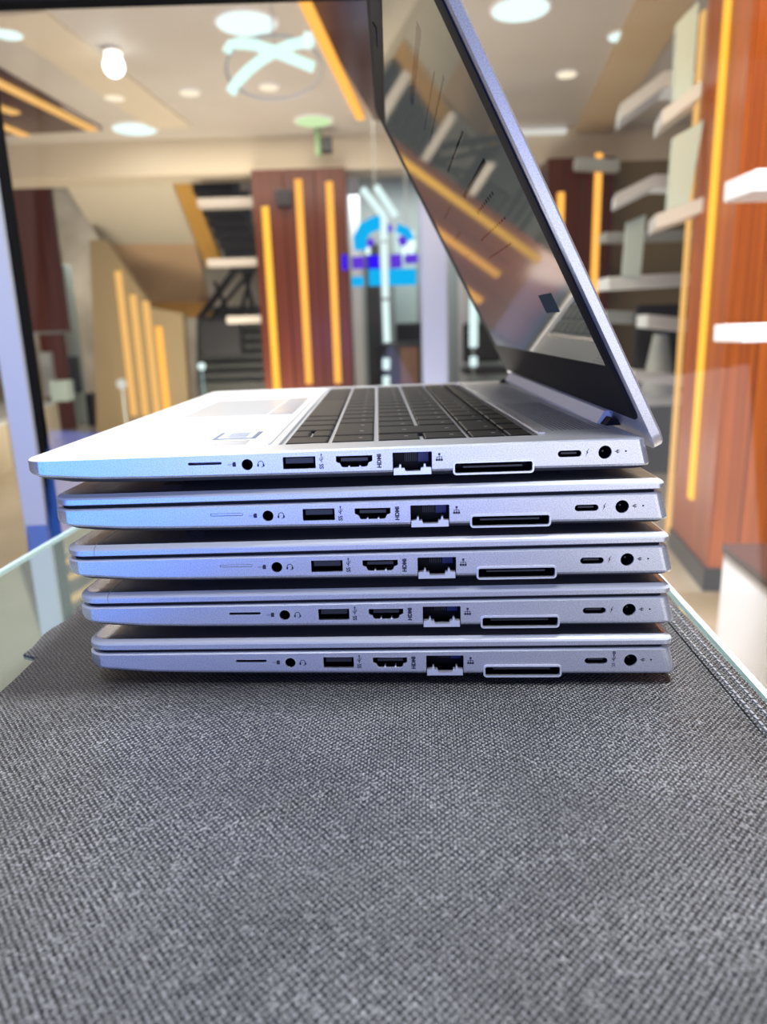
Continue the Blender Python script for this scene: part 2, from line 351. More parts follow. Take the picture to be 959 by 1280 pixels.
c = at(275, 415, 8.3); boxobj('newel_box', M['dark'], c.x + 2 - .22, c.x + 2 + .22, -.2, .0, c.z - FZ - .25, c.z - FZ + .12, st)
# wall under the stair with four light strips
x0, x1, _, _ = span(118, 300, 232, 520, 8.2)
sw = bpy.data.objects.new('stair_wall', None); COL.objects.link(sw); sw.location = (0, 8.2, FZ)
tag(sw, 'sandy wall panel under the stair carrying four stepped light strips', 'panel')
bm = bmesh.new()
poly = [(118, 520), (112, 300), (132, 300), (190, 385), (228, 392), (236, 520)]
pp = [at(u, v, 8.2) for u, v in poly]; pp[0].z = pp[-1].z = FZ
prism(bm, [p - Vector((0, 8.2, FZ)) for p in pp], (0, 0.15, 0)); obj('board', bm, mat('sandy_wall', (0.30, 0.23, 0.13), 0.6), sw)
for (ut, vt, ub, vb, mm) in ((143, 338, 169, 520, 'led_p'), (162, 368, 183, 520, 'led_p'), (177, 376, 199, 520, 'led_p'), (195, 408, 210, 520, 'led')):
    p, q = at(ut, vt, 8.15), at(ub, vb, 8.15); xm = (p.x + q.x) / 2
    strip(Vector((0, 8.2, FZ)), M[mm], (xm, 8.19, q.z), (xm, 8.19, p.z), 0.07, (0, -1, 0), sw)
# glass reflections before the stair, built as solid pale boards
for (u0, v0, u1, v1, lb) in ((250, 249, 333, 260, 'topmost of three pale reflected boards between staircase and wine column'), (262, 324, 334, 333, 'middle of three pale reflected boards between staircase and wine column'), (286, 395, 338, 404, 'lowest of three pale reflected boards between staircase and wine column')):
    x0, x1, z0, z1 = span(u0, v0, u1, v1, 7.3)
    tag(boxobj('reflected_board', M['board'], x0, x1, 7.2, 7.36, z0, z1), lb, 'shelf', 'pale reflected boards by the staircase')

# ================================================================== BLUE SIGN BAY
x0, x1, z0, z1 = span(438, 205, 640, 500, 9.4)
boxo = boxobj('bay_wall', M['grey'], x0 - .3, x1 + .6, 9.9, 10.0, FZ, zb + .6); tag(boxo, 'pale grey rear partition of the bay behind the blue sign', 'partition')
# neon sign
NL = at(480, 328, 6.6)
sg = thing('neon_sign', 'blue and cyan neon sign hanging in the bright bay beside the wine column', 'sign', NL)
def nrod(name, m, pts, r):
    bm = bmesh.new(); tube(bm, [at(u, v, 6.6) - NL for u, v in pts], r, 8); obj(name, bm, M[m], sg)
nrod('letter', 'neon_blue', [(428, 328), (434, 328)], 0.065)
nrod('letter', 'neon_violet', [(440, 329), (456, 328)], 0.052)
nrod('letter', 'neon_blue', [(460, 328), (474, 327)], 0.058)
nrod('letter', 'neon_violet', [(488, 327), (502, 326)], 0.058)
nrod('letter', 'neon_violet', [(506, 324), (522, 323)], 0.04)
nrod('underline', 'neon_cyan', [(440, 352), (455, 352)], 0.042)
nrod('underline', 'neon_cyan', [(461, 347), (520, 346)], 0.07)
nrod('arc', 'neon_cyan', [(452, 312), (450, 298), (456, 286), (470, 279), (484, 278)], 0.06)
nrod('arc', 'neon_cyan', [(496, 285), (508, 290), (513, 300)], 0.04)
nrod('accent', 'neon_violet', [(459, 302), (466, 306)], 0.04)
nrod('accent', 'neon_violet', [(499, 303), (508, 299)], 0.04)
nrod('accent', 'neon_violet', [(483, 282), (486, 290)], 0.04)
for u_ in (470, 508):
    bm = bmesh.new(); c = at(u_, 280, 6.6) - NL; tube(bm, [c, Vector((c.x, 0, CZ - NL.z))], .006, 6); obj('hanger', bm, M['grey'], sg)
for (u, v) in ((460, 313), (506, 313), (514, 312), (517, 306), (512, 306)):
    nrod('bulb', 'lamp_w', [(u - 3, v), (u + 3, v)], 0.036)
# forked light
FLc = at(483, 470, 6.3)
fk = thing('forked_light', 'tall cool white forked light stick standing before the neon sign', 'lamp', FLc)
for nm, pts in (('branch', [(453, 236), (480, 270)]), ('branch', [(470, 233), (495, 270)]), ('stem', [(480, 270), (480, 300)]), ('stem', [(480, 304), (482, 372)]), ('stem', [(482, 376), (484, 428)])):
    bm = bmesh.new(); tube(bm, [at(u, v, 6.3) - FLc for u, v in pts], 0.028, 8); obj(nm, bm, M['lamp_ice'], fk)
for v in (455, 477):
    bm = bmesh.new(); tube(bm, [at(483, v - 7, 6.3) - FLc, at(483, v + 7, 6.3) - FLc], 0.03, 8); obj('bulb', bm, M['lamp_ice'], fk)
bm = bmesh.new(); tube(bm, [at(484, 428, 6.32) - FLc, Vector((0, 0, FZ - FLc.z))], 0.01, 6); obj('pole', bm, M['dark'], fk)
# second light rod near lid
FL2 = at(592, 420, 8.0)
f2 = thing('light_rod', 'short cool white light rod glimpsed under the open laptop lid', 'lamp', FL2)
for (a, b, r) in ((372, 434, .045), (446, 458, .04)):
    bm = bmesh.new(); tube(bm, [at(592, a, 8) - FL2, at(592, b, 8) - FL2], r, 8); obj('rod', bm, M['lamp_ice'], f2)
bm = bmesh.new(); tube(bm, [at(592, 372, 8.05) - FL2, Vector((0, 0.05, FZ - FL2.z))], .012, 6); obj('pole', bm, M['grey'], f2)
# silver-blue door post, frames
x0, x1, _, _ = span(528, 300, 560, 475, 6.0)
dp = thing('door_post', 'silvery blue square door post in the bright bay', 'post', ((x0 + x1) / 2, 6.0, FZ)); hw = (x1 - x0) / 2
boxobj('shaft', M['blueglow'], -hw, hw, 0, 0.2, 0.02, CZ - FZ, dp, .008); boxobj('foot', M['alu'], -hw - .02, hw + .02, -.02, .22, 0, .03, dp)
x0, x1, _, _ = span(440, 220, 452, 480, 9.0)
tag(boxobj('mullion', M['white'], x0, x1, 9.0, 9.1, FZ, zb + .4), 'narrow white mullion just right of the three-strip wine column', 'post')
x0, x1, _, _ = span(574, 300, 585, 475, 9.0)
tag(boxobj('mullion', M['white'], x0, x1, 9.0, 9.1, FZ, zb + .4), 'narrow white mullion right of the silvery blue door post', 'post')
x0, x1, z0, z1 = span(458, 305, 476, 440, 9.3)
tag(boxobj('display_cabinet', M['tread'], x0, x1, 9.3, 9.6, FZ, z1), 'tall dark narrow cabinet behind the forked light', 'cabinet')
x0, x1, z0, z1 = span(494, 285, 522, 410, 9.6)
tag(boxobj('poster', M['pale_green'], x0, x1, 9.86, 9.9, z0, z1), 'pale upright poster board behind the neon sign', 'poster')
def chair(u, v, Y, label):
    c = at(u, v, Y); r = thing('office_chair', label, 'chair', (c.x, Y, FZ))
    sz = c.z - FZ
    boxobj('seat', M['dark'], -.25, .25, -.25, .25, sz - .42, sz - .34, r, .03); boxobj('backrest', M['dark'], -.22, .22, .2, .28, sz - .3, sz + .15, r, .03)
    bm = bmesh.new(); tube(bm, [(0, 0, 0.1), (0, 0, sz - .4)], .03, 8); obj('column', bm, M['alu'], r)
    for k in range(5):
        a = k * 2 * PI / 5; bm = bmesh.new(); tube(bm, [(0, 0, .1), (.28 * math.cos(a), .28 * math.sin(a), .03)], .02, 6); obj('leg', bm, M['dark'], r)
chair(520, 420, 8.45, 'black office chair just left of the silvery blue door post')
chair(492, 446, 8.9, 'black office chair behind the forked light stem')
chair(606, 420, 8.4, 'black office chair below the tilted laptop lid, right of the light rod')
x0, x1, z0, z1 = span(487, 428, 529, 466, 7.6)
dk = thing('reception_desk', 'low dark desk with brown front panel in the bright bay', 'desk', ((x0 + x1) / 2, 7.6, FZ)); hw = (x1 - x0) / 2
boxobj('carcass', M['dark'], -hw, hw, 0, .5, 0, z1 - FZ, dk); boxobj('panel', M['brown'], -.06, .12, -.02, 0, .3, z1 - FZ - .05, dk)

# ================================================================== CEILING: wood panels, lamps
def cpanel(label, quad, strips, lw):
    pts = [atz(u, v, CZ - 0.03) for u, v in quad]; c = sum(pts, Vector()) / 4; c.z = CZ
    r = thing('ceiling_panel', label, 'ceiling panel', c)
    bm = bmesh.new(); prism(bm, [p - c for p in pts], (0, 0, 0.028)); obj('board', bm, M['wood_dark'], r)
    for a, b, mm in strips:
        p, q = atz(*a, CZ - 0.032), atz(*b, CZ - 0.032); strip(c, M[mm], p, q, lw, (0, 0, -1), r)
cpanel('dark wooden ceiling panel with three orange light strips above the staircase', [(-60, 55), (128, 163), (30, 168), (-60, 172)],
       [((-40, 84), (117, 162), 'led_p'), ((-40, 121), (20, 141), 'led_p'), ((-40, 140), (32, 169), 'led_p')], 0.085)
cpanel('dark wooden ceiling panel with one orange light strip, left of the laptop lid top', [(360, -30), (468, 151), (560, 151), (560, -30)],
       [((374, -14), (451, 148), 'led')], 0.065)
def downlight(u, v, wpx, m, label, grp='round ceiling downlights'):
    c = atz(u, v, CZ); rad = wpx / 2 / FPX * (c - CAM).length
    r = thing('ceiling_downlight', label, 'ceiling light', c, grp)
    for nm, r0, h, mm in (('trim_ring', rad * 1.1, .012, 'white'), ('diffuser', rad, .018, m)):
        bm = bmesh.new(); bmesh.ops.create_cone(bm, cap_ends=True, segments=28, radius1=r0 * .96, radius2=r0, depth=h, matrix=Matrix.Translation((0, 0, -h / 2 - .0005))); obj(nm, bm, M[mm], r)
downlight(308, 27, 60, 'lamp_w', 'large cool white round ceiling light above the loop pendant')
downlight(651, 9, 58, 'lamp_w', 'large cool white round ceiling light right of the laptop lid')
downlight(168, 160, 44, 'lamp_w', 'cool white round ceiling light right of the striped ceiling panel')
downlight(392, 150, 40, 'lamp_green', 'greenish round ceiling light above the three-strip wine column')
downlight(143, 120, 20, 'lamp_warm', 'small warm round ceiling light nearest the striped ceiling panel')
downlight(237, 114, 20, 'lamp_warm', 'small warm round ceiling light between two other small ones')
downlight(336, 107, 20, 'lamp_warm', 'small warm round ceiling light inside the pendant loop')
downlight(776, 43, 24, 'lamp_w', 'small cool round ceiling light beside the long ceiling rib')
downlight(709, 91, 20, 'lamp_warm', 'small warm round ceiling light right of the laptop lid')
downlight(10, 40, 26, 'lamp_w', 'small white round ceiling light in the top left corner')
# spotlight
c = atz(140, 60, CZ); sp_ = thing('spotlight', 'glaring white ceiling spotlight at the upper left', 'spotlight', c)
bm = bmesh.new(); tube(bm, [(0, 0, 0), (0, 0, -.06)], .05, 16); obj('mount', bm, M['white'], sp_)
bm = bmesh.new(); bmesh.ops.create_uvsphere(bm, u_segments=16, v_segments=10, radius=.062, matrix=Matrix.Translation((0, 0, -.1))); obj('bulb', bm, M['lamp_spot'], sp_, True)
# loop pendant
PLc = at(343, 95, 3.6)
pd = thing('loop_pendant', 'looped pendant lamp with two crossing bright ribbons, upper middle', 'pendant lamp', PLc)
def ribbon(name, m, pts, r):
    bm = bmesh.new(); tube(bm, [at(u, v, 3.6) - PLc for u, v in pts], r, 8); obj(name, bm, M[m], pd, True)
ribbon('light_ribbon', 'lamp_pend', [(288, 116), (296, 103), (310, 88), (328, 74), (345, 64), (362, 57), (382, 52), (392, 55)], 0.024)
ribbon('light_ribbon', 'lamp_pend', [(284, 66), (288, 57), (300, 54), (318, 56), (340, 63), (362, 72), (392, 84)], 0.024)
ribbon('bulb', 'lamp_w', [(380, 50), (390, 51)], 0.034)
ribbon('ring', 'alu', [(343 + 60 * math.cos(a), 84 + 40 * math.sin(a)) for a in [i * 2 * PI / 32 - .5 for i in range(33)]], 0.009)
bm = bmesh.new(); tube(bm, [at(343, 62, 3.6) - PLc, Vector((0, 0, CZ - PLc.z))], .004, 6); obj('cord', bm, M['alu'], pd)
# tube reflections in the glass, built as glowing ceiling lamps
for (u, v, du, lb) in ((290, 178, 42, 'soft white tube reflection left of the green ceiling light'), (668, 160, 36, 'soft white tube reflection right of the laptop lid')):
    c = atz(u, v, CZ); L_ = du / FPX * c.y
    t_ = thing('reflected_tube', lb, 'ceiling light', c); boxobj('housing', M['white'], -L_, L_, -.06, .06, -.03, 0, t_); boxobj('diffuser', M['tube'], -L_ * .98, L_ * .98, -.08, .05, -.06, -.03, t_)
# green hanging thing under the greenish light
c = atz(397, 160, CZ); hd = thing('hanging_fixture', 'small green and black fixture hanging under the greenish ceiling light', 'fixture', c)
bm = bmesh.new(); tube(bm, [(0, 0, 0), (0, 0, -.22)], .03, 8); obj('stem', bm, mat('green_plastic', (.25, .4, .22), .4), hd)
boxobj('camera_head', M['dark'], .02, .12, -.05, .05, -.2, -.08, hd, .01)

# ================================================================== RIGHT SIDE: shelves, panels, box counter
def shelf(label, pts, Y, dep, hpx, m='offwhite'):  # shelves mirrored in the glass, built as solid boards
    p, q = at(*pts[0], Y), at(*pts[1], Y); h = hpx / FPX * Y
    bm = bmesh.new(); prism(bm, [p, q, q - Vector((0, 0, h)), p - Vector((0, 0, h))], (0, dep, 0)); return tag(obj('wall_shelf', bm, M[m]), label, 'shelf', 'white reflected shelves beside the orange column')
def bent(label, a, b, c_, Y0, Y1, hpx, m='offwhite'):
    """shelf board whose left side runs back from a (far) ... the near corner b ... to c_"""
    p, q, r = at(*a, Y0), at(*b, Y1), at(*c_, Y1); h = Vector((0, 0, hpx / FPX * Y1)); s = p + (r - q)
    q.z = r.z = p.z = (p.z + q.z) / 2
    bm = bmesh.new(); prism(bm, [p, q, r, Vector((r.x, p.y, p.z))], -h); return tag(obj('wall_shelf', bm, M[m]), label, 'shelf', 'white reflected shelves beside the orange column')
for lb, pts_, Y0, hp in (  # more mirrored shelves, built solid
    ('uppermost white bent reflected shelf left of the orange column', ((776, 130), (832, 88), (872, 88)), 3.9, 16),
    ('white reflected shelf carrying the tallest pale box beside the orange column', ((828, 138), (878, 100)), 3.3, 16),
    ('white bent reflected shelf just above the short pale box', ((770, 242), (818, 218), (868, 219)), 4.4, 13),
    ('white reflected shelf carrying the middle pale box beside the orange column', ((820, 268), (880, 246)), 3.3, 16)):
    bm = bmesh.new(); h = Vector((0, 0, hp / FPX * Y0)); q = [at(u, v, Y0) for u, v in pts_]
    prism(bm, q + [p - h for p in q[::-1]], (0.05, 0.22, 0)); tag(obj('wall_shelf', bm, M['offwhite']), lb, 'shelf', 'white reflected shelves beside the orange column')
shelf('white reflected shelf with the short pale box standing on it', ((762, 346), (872, 340)), 4.8, .25, 14)
shelf('greyish reflected shelf near the laptop lid behind the short pale box', ((758, 290), (868, 287)), 6.0, .2, 10, 'grey')
shelf('pale reflected shelf low beside the laptop lid edge', ((758, 388), (810, 390)), 5.4, .2, 14, 'grey')
shelf('white reflected shelf low beside the orange column', ((810, 393), (872, 399)), 4.8, .2, 15)
shelf('lowest white reflected shelf glimpsed beside the laptop lid', ((792, 462), (872, 471)), 4.8, .2, 14)
shelf('pale reflected shelf across the two-strip wine column', ((722, 196), (775, 199)), 6.6, .12, 12, 'grey')
def panel(label, pts, Y):  # boxes mirrored in the glass, built as solid objects
    bm = bmesh.new(); prism(bm, [at(u, v, Y) for u, v in pts], (0.01, 0.05, 0)); tag(obj('reflected_box', bm, M['pale_green']), label, 'box', 'pale reflected boxes on the reflected shelves')
panel('tallest pale reflected box at the top beside the orange column', [(846, 30), (874, 0), (866, 112), (842, 126)], 3.35)
panel('middle pale reflected box half hidden by the orange column strip', [(842, 172), (880, 150), (862, 252), (834, 262)], 3.35)
panel('short pale reflected box on the shelf beside the laptop lid', [(784, 278), (808, 268), (801, 345), (778, 345)], 4.75)
# dark chair shape behind column
x0, x1, z0, z1 = span(800, 380, 850, 500, 5.2)
dc = thing('display_stand', 'dark display stand with pale figure between lid and orange column', 'stand', ((x0 + x1) / 2, 5.2, FZ)); hw = (x1 - x0) / 2
boxobj('back_panel', M['dark'], -hw, hw + .2, .1, .16, 0, z1 - FZ, dc, .02); boxobj('shelf', M['offwhite'], -hw - .15, hw + .2, -.1, .1, z0 - FZ - .03, z0 - FZ + .04, dc)
bm = bmesh.new(); bmesh.ops.create_cone(bm, cap_ends=True, segments=16, radius1=.12, radius2=.05, depth=.42, matrix=Matrix.Translation((0, 0, z0 - FZ + .25))); obj('figure', bm, M['grey'], dc, True)
# white shelves at the right frame edge
for (u0, v0, u1, v1, lb) in ((945, 210, 1010, 238, 'upper short white shelf at the right edge before the orange column'), (929, 404, 1010, 427, 'lower short white shelf at the right edge before the orange column')):
    x0, x1, z0, z1 = span(u0, v0, u1, v1, 1.7)
    o = boxobj('wall_shelf', M['white'], x0, x1, 1.7, 1.85, z0, z1, None, .003); tag(o, lb, 'shelf', 'white shelves at the right edge')
# white box counter
bz = at(906, 680, 1.6).z; a = at(906, 680, 1.6); b = atz(1010, 762, bz); t1 = (b - a).normalized(); nb = Vector((t1.y, -t1.x, 0)).normalized()
if nb.x < 0: nb = -nb
bc = thing('box_counter', 'white box counter with dark brown top at the lower right', 'counter', (a.x, a.y, FZ)); H = bz - FZ
def bquad(z, g=0.0): return [Vector((0, 0, z)) - t1 * g - nb * g, t1 * (b - a).length - nb * g + Vector((0, 0, z)), t1 * (b - a).length + nb * 1.0 + Vector((0, 0, z)), -t1 * g + nb * 1.0 + Vector((0, 0, z))]
bm = bmesh.new(); prism(bm, bquad(0), (0, 0, H - .02)); obj('carcass', bm, M['white'], bc)
bm = bmesh.new(); prism(bm, bquad(H - .02, .004), (0, 0, .02)); obj('top', bm, M['darktop'], bc)

# ================================================================== LEFT SIDE LOW COUNTER AND GOODS
A_ = Vector((-3.26, 6.05, FZ)); B_ = Vector((-3.95, 9.2, FZ)); td = (B_ - A_).normalized(); nd = Vector((-td.y, td.x, 0))
if nd.x > 0: nd = -nd
for i, (s0, s1, lb) in enumerate(((-0.6, 0.42, 'nearer low cream display counter left of the silver window post'), (0.5, 2.6, 'farther low cream display counter right of the silver window post'))):
    r = thing('low_counter', lb, 'counter', A_ + td * s0); bm = bmesh.new()
    prism(bm, [Vector(), td * (s1 - s0), td * (s1 - s0) + nd * .7, nd * .7], (0, 0, .40)); obj('carcass', bm, M['cream'], r)
    bm = bmesh.new(); prism(bm, [Vector((0, 0, .4)), td * (s1 - s0) + Vector((0, 0, .4)), td * (s1 - s0) + nd * .7 + Vector((0, 0, .4)), nd * .7 + Vector((0, 0, .4))], (0, 0, .03)); obj('top', bm, M['offwhite'], r)
CT = FZ + .431
for (u0, v0, u1, v1, m, lb) in ((52, 440, 64, 496, 'offwhite', 'white canister among goods on the cream counter'), (74, 446, 94, 492, 'teal', 'dark teal box among goods on the cream counter'), (62, 476, 84, 502, 'pale_green', 'pale lumpy packet lying on the cream counter')):
    c = atz((u0 + u1) / 2, v1, CT); x0, x1, z0, z1 = span(u0, v0, u1, v1, c.y)
    tag(boxobj('boxed_goods', M[m], x0, x1, c.y, c.y + .2, CT, z1, None, .012), lb, 'goods')
for (u0, v0, u1, v1, Y, m, lb) in ((77, 330, 90, 500, 9.95, 'pale_green', 'pale green upright display stand beside the wine red panel'), (108, 492, 116, 530, 9.6, 'dark', 'dark stool at the end of the cream counter')):
    x0, x1, z0, z1 = span(u0, v0, u1, v1, Y)
    tag(boxobj('display_stand' if m == 'pale_green' else 'stool', M[m], x0, x1, Y, Y + .25, FZ, z1, None, .012), lb, 'stand' if m == 'pale_green' else 'stool')
bm = bmesh.new(); c = at(252, 458, 7.0); bmesh.ops.create_uvsphere(bm, u_segments=14, v_segments=8, radius=.035)
lm = thing('bollard_light', 'small round white light low before the dark stair steps', 'lamp', (c.x, c.y, FZ)); o = obj('bulb', bm, M['lamp_w'], lm, True); o.location = (0, 0, c.z - FZ)
bm = bmesh.new(); tube(bm, [(0, 0, 0), (0, 0, c.z - FZ - .03)], .012, 6); obj('pole', bm, M['teal'], lm)
c = at(152, 480, 7.4); lm = thing('bollard_light', 'small pinkish round light before the four stepped light strips', 'lamp', (c.x, c.y, FZ))
bm = bmesh.new(); bmesh.ops.create_uvsphere(bm, u_segments=14, v_segments=8, radius=.05); o = obj('bulb', bm, M['tube'], lm, True); o.location = (0, 0, c.z - FZ)
bm = bmesh.new(); tube(bm, [(0, 0, 0), (0, 0, c.z - FZ - .03)], .012, 6); obj('pole', bm, M['grey'], lm)

# ================================================================== COUNTER AND BAG
ZC = -0.0014      # top of the bag cloth (under the laptop feet)
gc = thing('glass_counter', 'pale glass shop counter under the black cloth bag', 'counter', (0, 0, FZ))
def gpt(x, y, z): return Vector((x, y, z - FZ))
def lx(y): return -0.2515 + 0.037 * y
def rx(y): return 0.1195 + 0.082 * y
GZ = ZC - 0.0012
bm = bmesh.new(); prism(bm, [gpt(lx(-.4), -.4, GZ - .012), gpt(rx(-.4), -.4, GZ - .012), gpt(rx(.93), .93, GZ - .012), gpt(lx(.93), .93, GZ - .012)], (0, 0, .012)); obj('glass_top', bm, M['glass_top'], gc)
for fx, off in ((lx, -.003), (rx, .0)):
    bm = bmesh.new(); prism(bm, [gpt(fx(-.4) + off, -.4, GZ - .013), gpt(fx(-.4) + off + .0028, -.4, GZ - .013), gpt(fx(.93) + off + .0028, .93, GZ - .013), gpt(fx(.93) + off, .93, GZ - .013)], (0, 0, .0145)); obj('edge_trim', bm, M['glass_edge'], gc)
bm = bmesh.new(); prism(bm, [gpt(lx(-.4) + .02, -.38, FZ), gpt(rx(-.4) - .02, -.38, FZ), gpt(rx(.9) - .02, .9, FZ), gpt(lx(.9) + .02, .9, FZ)], (0, 0, -FZ + GZ - .012)); obj('carcass', bm, M['offwhite'], gc)

bag = thing('cloth_bag', 'black dotted non-woven cloth bag lying flat under the laptop stack', 'bag', (0, 0, ZC))
def bag_left(y):
    if y < 0.296: return -0.150 - 0.006 * (y + .05) / .315 - 0.0006 * math.sin(y * 60)
    return -0.165 + (y - .296) * 0.06 + 0.0012 * math.sin(y * 170)
def bag_right(y): return rx(y) - 0.0035 - 0.0010 * math.sin(y * 23)
CREASE = [(*atz(a, b, 0)[:2], *atz(c, d_, 0)[:2]) for a, b, c, d_ in ((146, 926, 172, 905), (100, 1012, 112, 985), (300, 1015, 420, 985))]
def bag_z(x, y):
    d = max(0, .262 - y); k = min(1, d / .06) * 0.0011
    cz_ = 0
    for (a, b, c, d_) in CREASE:
        ux, uy = (c - a), (d_ - b); L2 = ux * ux + uy * uy; t = max(0, min(1, ((x - a) * ux + (y - b) * uy) / L2)); q = (x - a - ux * t) ** 2 + (y - b - uy * t) ** 2
        cz_ += .0006 * math.exp(-q / (.0016 ** 2))
    return cz_ + abs(k * (math.sin(x * 38 + y * 21) * .5 + math.sin(x * 17 - y * 43 + 1) * .5 + .6 * math.sin(x * 9 + y * 60)) * .8)
bm = bmesh.new(); ny, nx = 150, 110
ys = [-.06 + .58 * j / ny for j in range(ny + 1)]
grid = []
for y in ys:
    a, b = bag_left(y), bag_right(y); grid.append([bm.verts.new((a + (b - a) * i / nx, y, bag_z(a + (b - a) * i / nx, y))) for i in range(nx + 1)])
for j in range(ny):
    for i in range(nx): bm.faces.new((grid[j][i], grid[j][i + 1], grid[j + 1][i + 1], grid[j + 1][i]))
ret = bmesh.ops.extrude_face_region(bm, geom=bm.faces[:]); bmesh.ops.translate(bm, verts=[v for v in ret['geom'] if isinstance(v, bmesh.types.BMVert)], vec=(0, 0, -.0010))
obj('cloth', bm, M['cloth'], bag, True)
bm = bmesh.new(); hw_ = .0095
for j in range(60):
    y0, y1 = -.06 + .58 * j / 60, -.06 + .58 * (j + 1) / 60
    prism(bm, [(bag_right(y0) - hw_, y0, .0001), (bag_right(y0) + .0006, y0, .0001), (bag_right(y1) + .0006, y1, .0001), (bag_right(y1) - hw_, y1, .0001)], (0, 0, .0008))
bmesh.ops.remove_doubles(bm, verts=bm.verts[:], dist=1e-5); obj('hem', bm, M['cloth'], bag)
bm = bmesh.new()
for off in (.0030, .0075):
    for j in range(150):
        y = -.05 + .0037 * j
        x = bag_right(y) - off; box(bm, x - .00045, x + .00045, y, y + .0026, .0009, .0014)
o = obj('stitching', bm, M['stitch'], bag); o['kind'] = 'stuff'

# ================================================================== LAPTOPS
LW, LD = 0.326, 0.2342
def outline(inset, fi, ri, rf=0.009, rr=0.004, n=7):
    x0, x1, y0, y1 = inset + fi, LD - inset - ri, inset, LW - inset
    pts = []
    for (cx, cy, r, a0) in ((x0, y0, rf, PI), (x1, y0, rr, 1.5 * PI), (x1, y1, rr, 0), (x0, y1, rf, .5 * PI)):
        r = max(.0008, r - inset)
        px = cx + r if cx == x0 else cx - r; py = cy + r if cy == y0 else cy - r
        for k in range(n):
            a = a0 + .5 * PI * k / (n - 1); pts.append((px + r * math.cos(a), py + r * math.sin(a)))
    # extra points along the long sides
    out = []
    N_ = len(pts)
    for i in range(N_):
        p, q = pts[i], pts[(i + 1) % N_]; out.append(p)
        if math.hypot(q[0] - p[0], q[1] - p[1]) > .05:
            for k in range(1, 12): out.append((p[0] + (q[0] - p[0]) * k / 12, p[1] + (q[1] - p[1]) * k / 12))
    return out
def loft(bm, rings):
    R = [[bm.verts.new(p) for p in r] for r in rings]; n = len(R[0])
    for a, b in zip(R, R[1:]):
        for i in range(n): bm.faces.new((a[i], a[(i + 1) % n], b[(i + 1) % n], b[i]))
    bm.faces.new(R[0]); bm.faces.new(R[-1][::-1])
def ztop(x): return .0121 + .0015 * x / LD
def zs(x): return .0046 + .0032 * math.exp(-x / .013) - .0010 * x / LD
def ring(f, inset, fi=0, ri=0, **k): return [(x, y, f(x)) for x, y in outline(inset, fi, ri, **k)]
def base_bm():
    bm = bmesh.new()
    loft(bm, [ring(ztop, .0009, 0, .0030), ring(lambda x: ztop(x) - .0006, 0, 0, .0024), ring(lambda x: zs(x) + .0004, 0, 0, 0), ring(lambda x: zs(x) - .0004, .0003, 0, 0),
              ring(lambda x: zs(x) - .0015, .0018, .002, .001), ring(lambda x: max(.0013, zs(x) - .0026), .0050, .008, .002), ring(lambda x: .0012, .010, .028, .004)])
    return bm
def rrect(x0, x1, z0, z1, r, n=5):
    pts = []
    for cx, cz, a0 in ((x1 - r, z1 - r, 0), (x0 + r, z1 - r, .5 * PI), (x0 + r, z0 + r, PI), (x1 - r, z0 + r, 1.5 * PI)):
        for k in range(n): a = a0 + .5 * PI * k / (n - 1); pts.append((cx + r * math.cos(a), cz + r * math.sin(a)))
    return pts
def circ(cx, cz, r, n=24): return [(cx + r * math.cos(2 * PI * k / n), cz + r * math.sin(2 * PI * k / n)) for k in range(n)]
PORT = {
    'sim_slot': rrect(.0620, .0745, .0084, .0095, .0005, 4),
    'headphone_jack': circ(.0839, .0081, .0021),
    'usb_port': rrect(.0971, .1092, .0059, .0105, .0003, 3),
    'hdmi_port': [(.1166, .0104), (.1166, .0082), (.1171, .0077), (.1180, .0074), (.1186, .0061), (.1194, .0058), (.1276, .0058), (.1284, .0061), (.1290, .0074), (.1299, .0077), (.1304, .0082), (.1304, .0104)][::-1],
    'ethernet_port': rrect(.1377, .1523, .0022, .0109, .0002, 2),
    'docking_port': rrect(.1607, .1895, .0025, .0062, .0007, 4),
    'usb_c_port': rrect(.1989, .2077, .0072, .0097, .00124, 8),
    'power_jack': circ(.2164, .0086, .0025, 28),
}
def bake_bool(bm, cutters):
    me = bpy.data.meshes.new('base'); bmesh.ops.recalc_face_normals(bm, faces=bm.faces); bm.to_mesh(me); bm.free()
    o = bpy.data.objects.new('base_source', me); COL.objects.link(o); tmp = []
    cb = bmesh.new()
    for c in cutters: c(cb)
    bmesh.ops.recalc_face_normals(cb, faces=cb.faces); cm = bpy.data.meshes.new('cut'); cb.to_mesh(cm); cb.free()
    c_ = bpy.data.objects.new('cut', cm); COL.objects.link(c_)
    md = o.modifiers.new('b', 'BOOLEAN'); md.operation = 'DIFFERENCE'; md.object = c_; md.solver = 'EXACT'
    dg = bpy.context.evaluated_depsgraph_get(); res = bpy.data.meshes.new_from_object(o.evaluated_get(dg), depsgraph=dg); res.name = 'base'
    bpy.data.objects.remove(o); bpy.data.objects.remove(c_); bpy.data.meshes.remove(me); bpy.data.meshes.remove(cm)
    for p in res.polygons: p.use_smooth = True
    res.set_sharp_from_angle(angle=math.radians(25))
    return res
def port_cut(bm):
    for k, p in PORT.items(): prism(bm, [(x, -.001, z) for x, z in p], (0, .0125 if k != 'sim_slot' else .006, 0))
KB = (.0935, .1953, .0165, .3095)
def kb_cut(bm): box(bm, KB[0], KB[1], KB[2], KB[3], .0113, .02)
mesh_closed = bake_bool(base_bm(), [port_cut]); mesh_open = bake_bool(base_bm(), [port_cut, kb_cut])
for me_ in (mesh_closed, mesh_open):
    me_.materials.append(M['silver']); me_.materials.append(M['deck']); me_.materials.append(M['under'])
    for p in me_.polygons:
        if p.normal.y < -.97: p.use_smooth = False
        if p.normal.z > .25: p.material_index = 1
        elif p.normal.z < -.75: p.material_index = 2

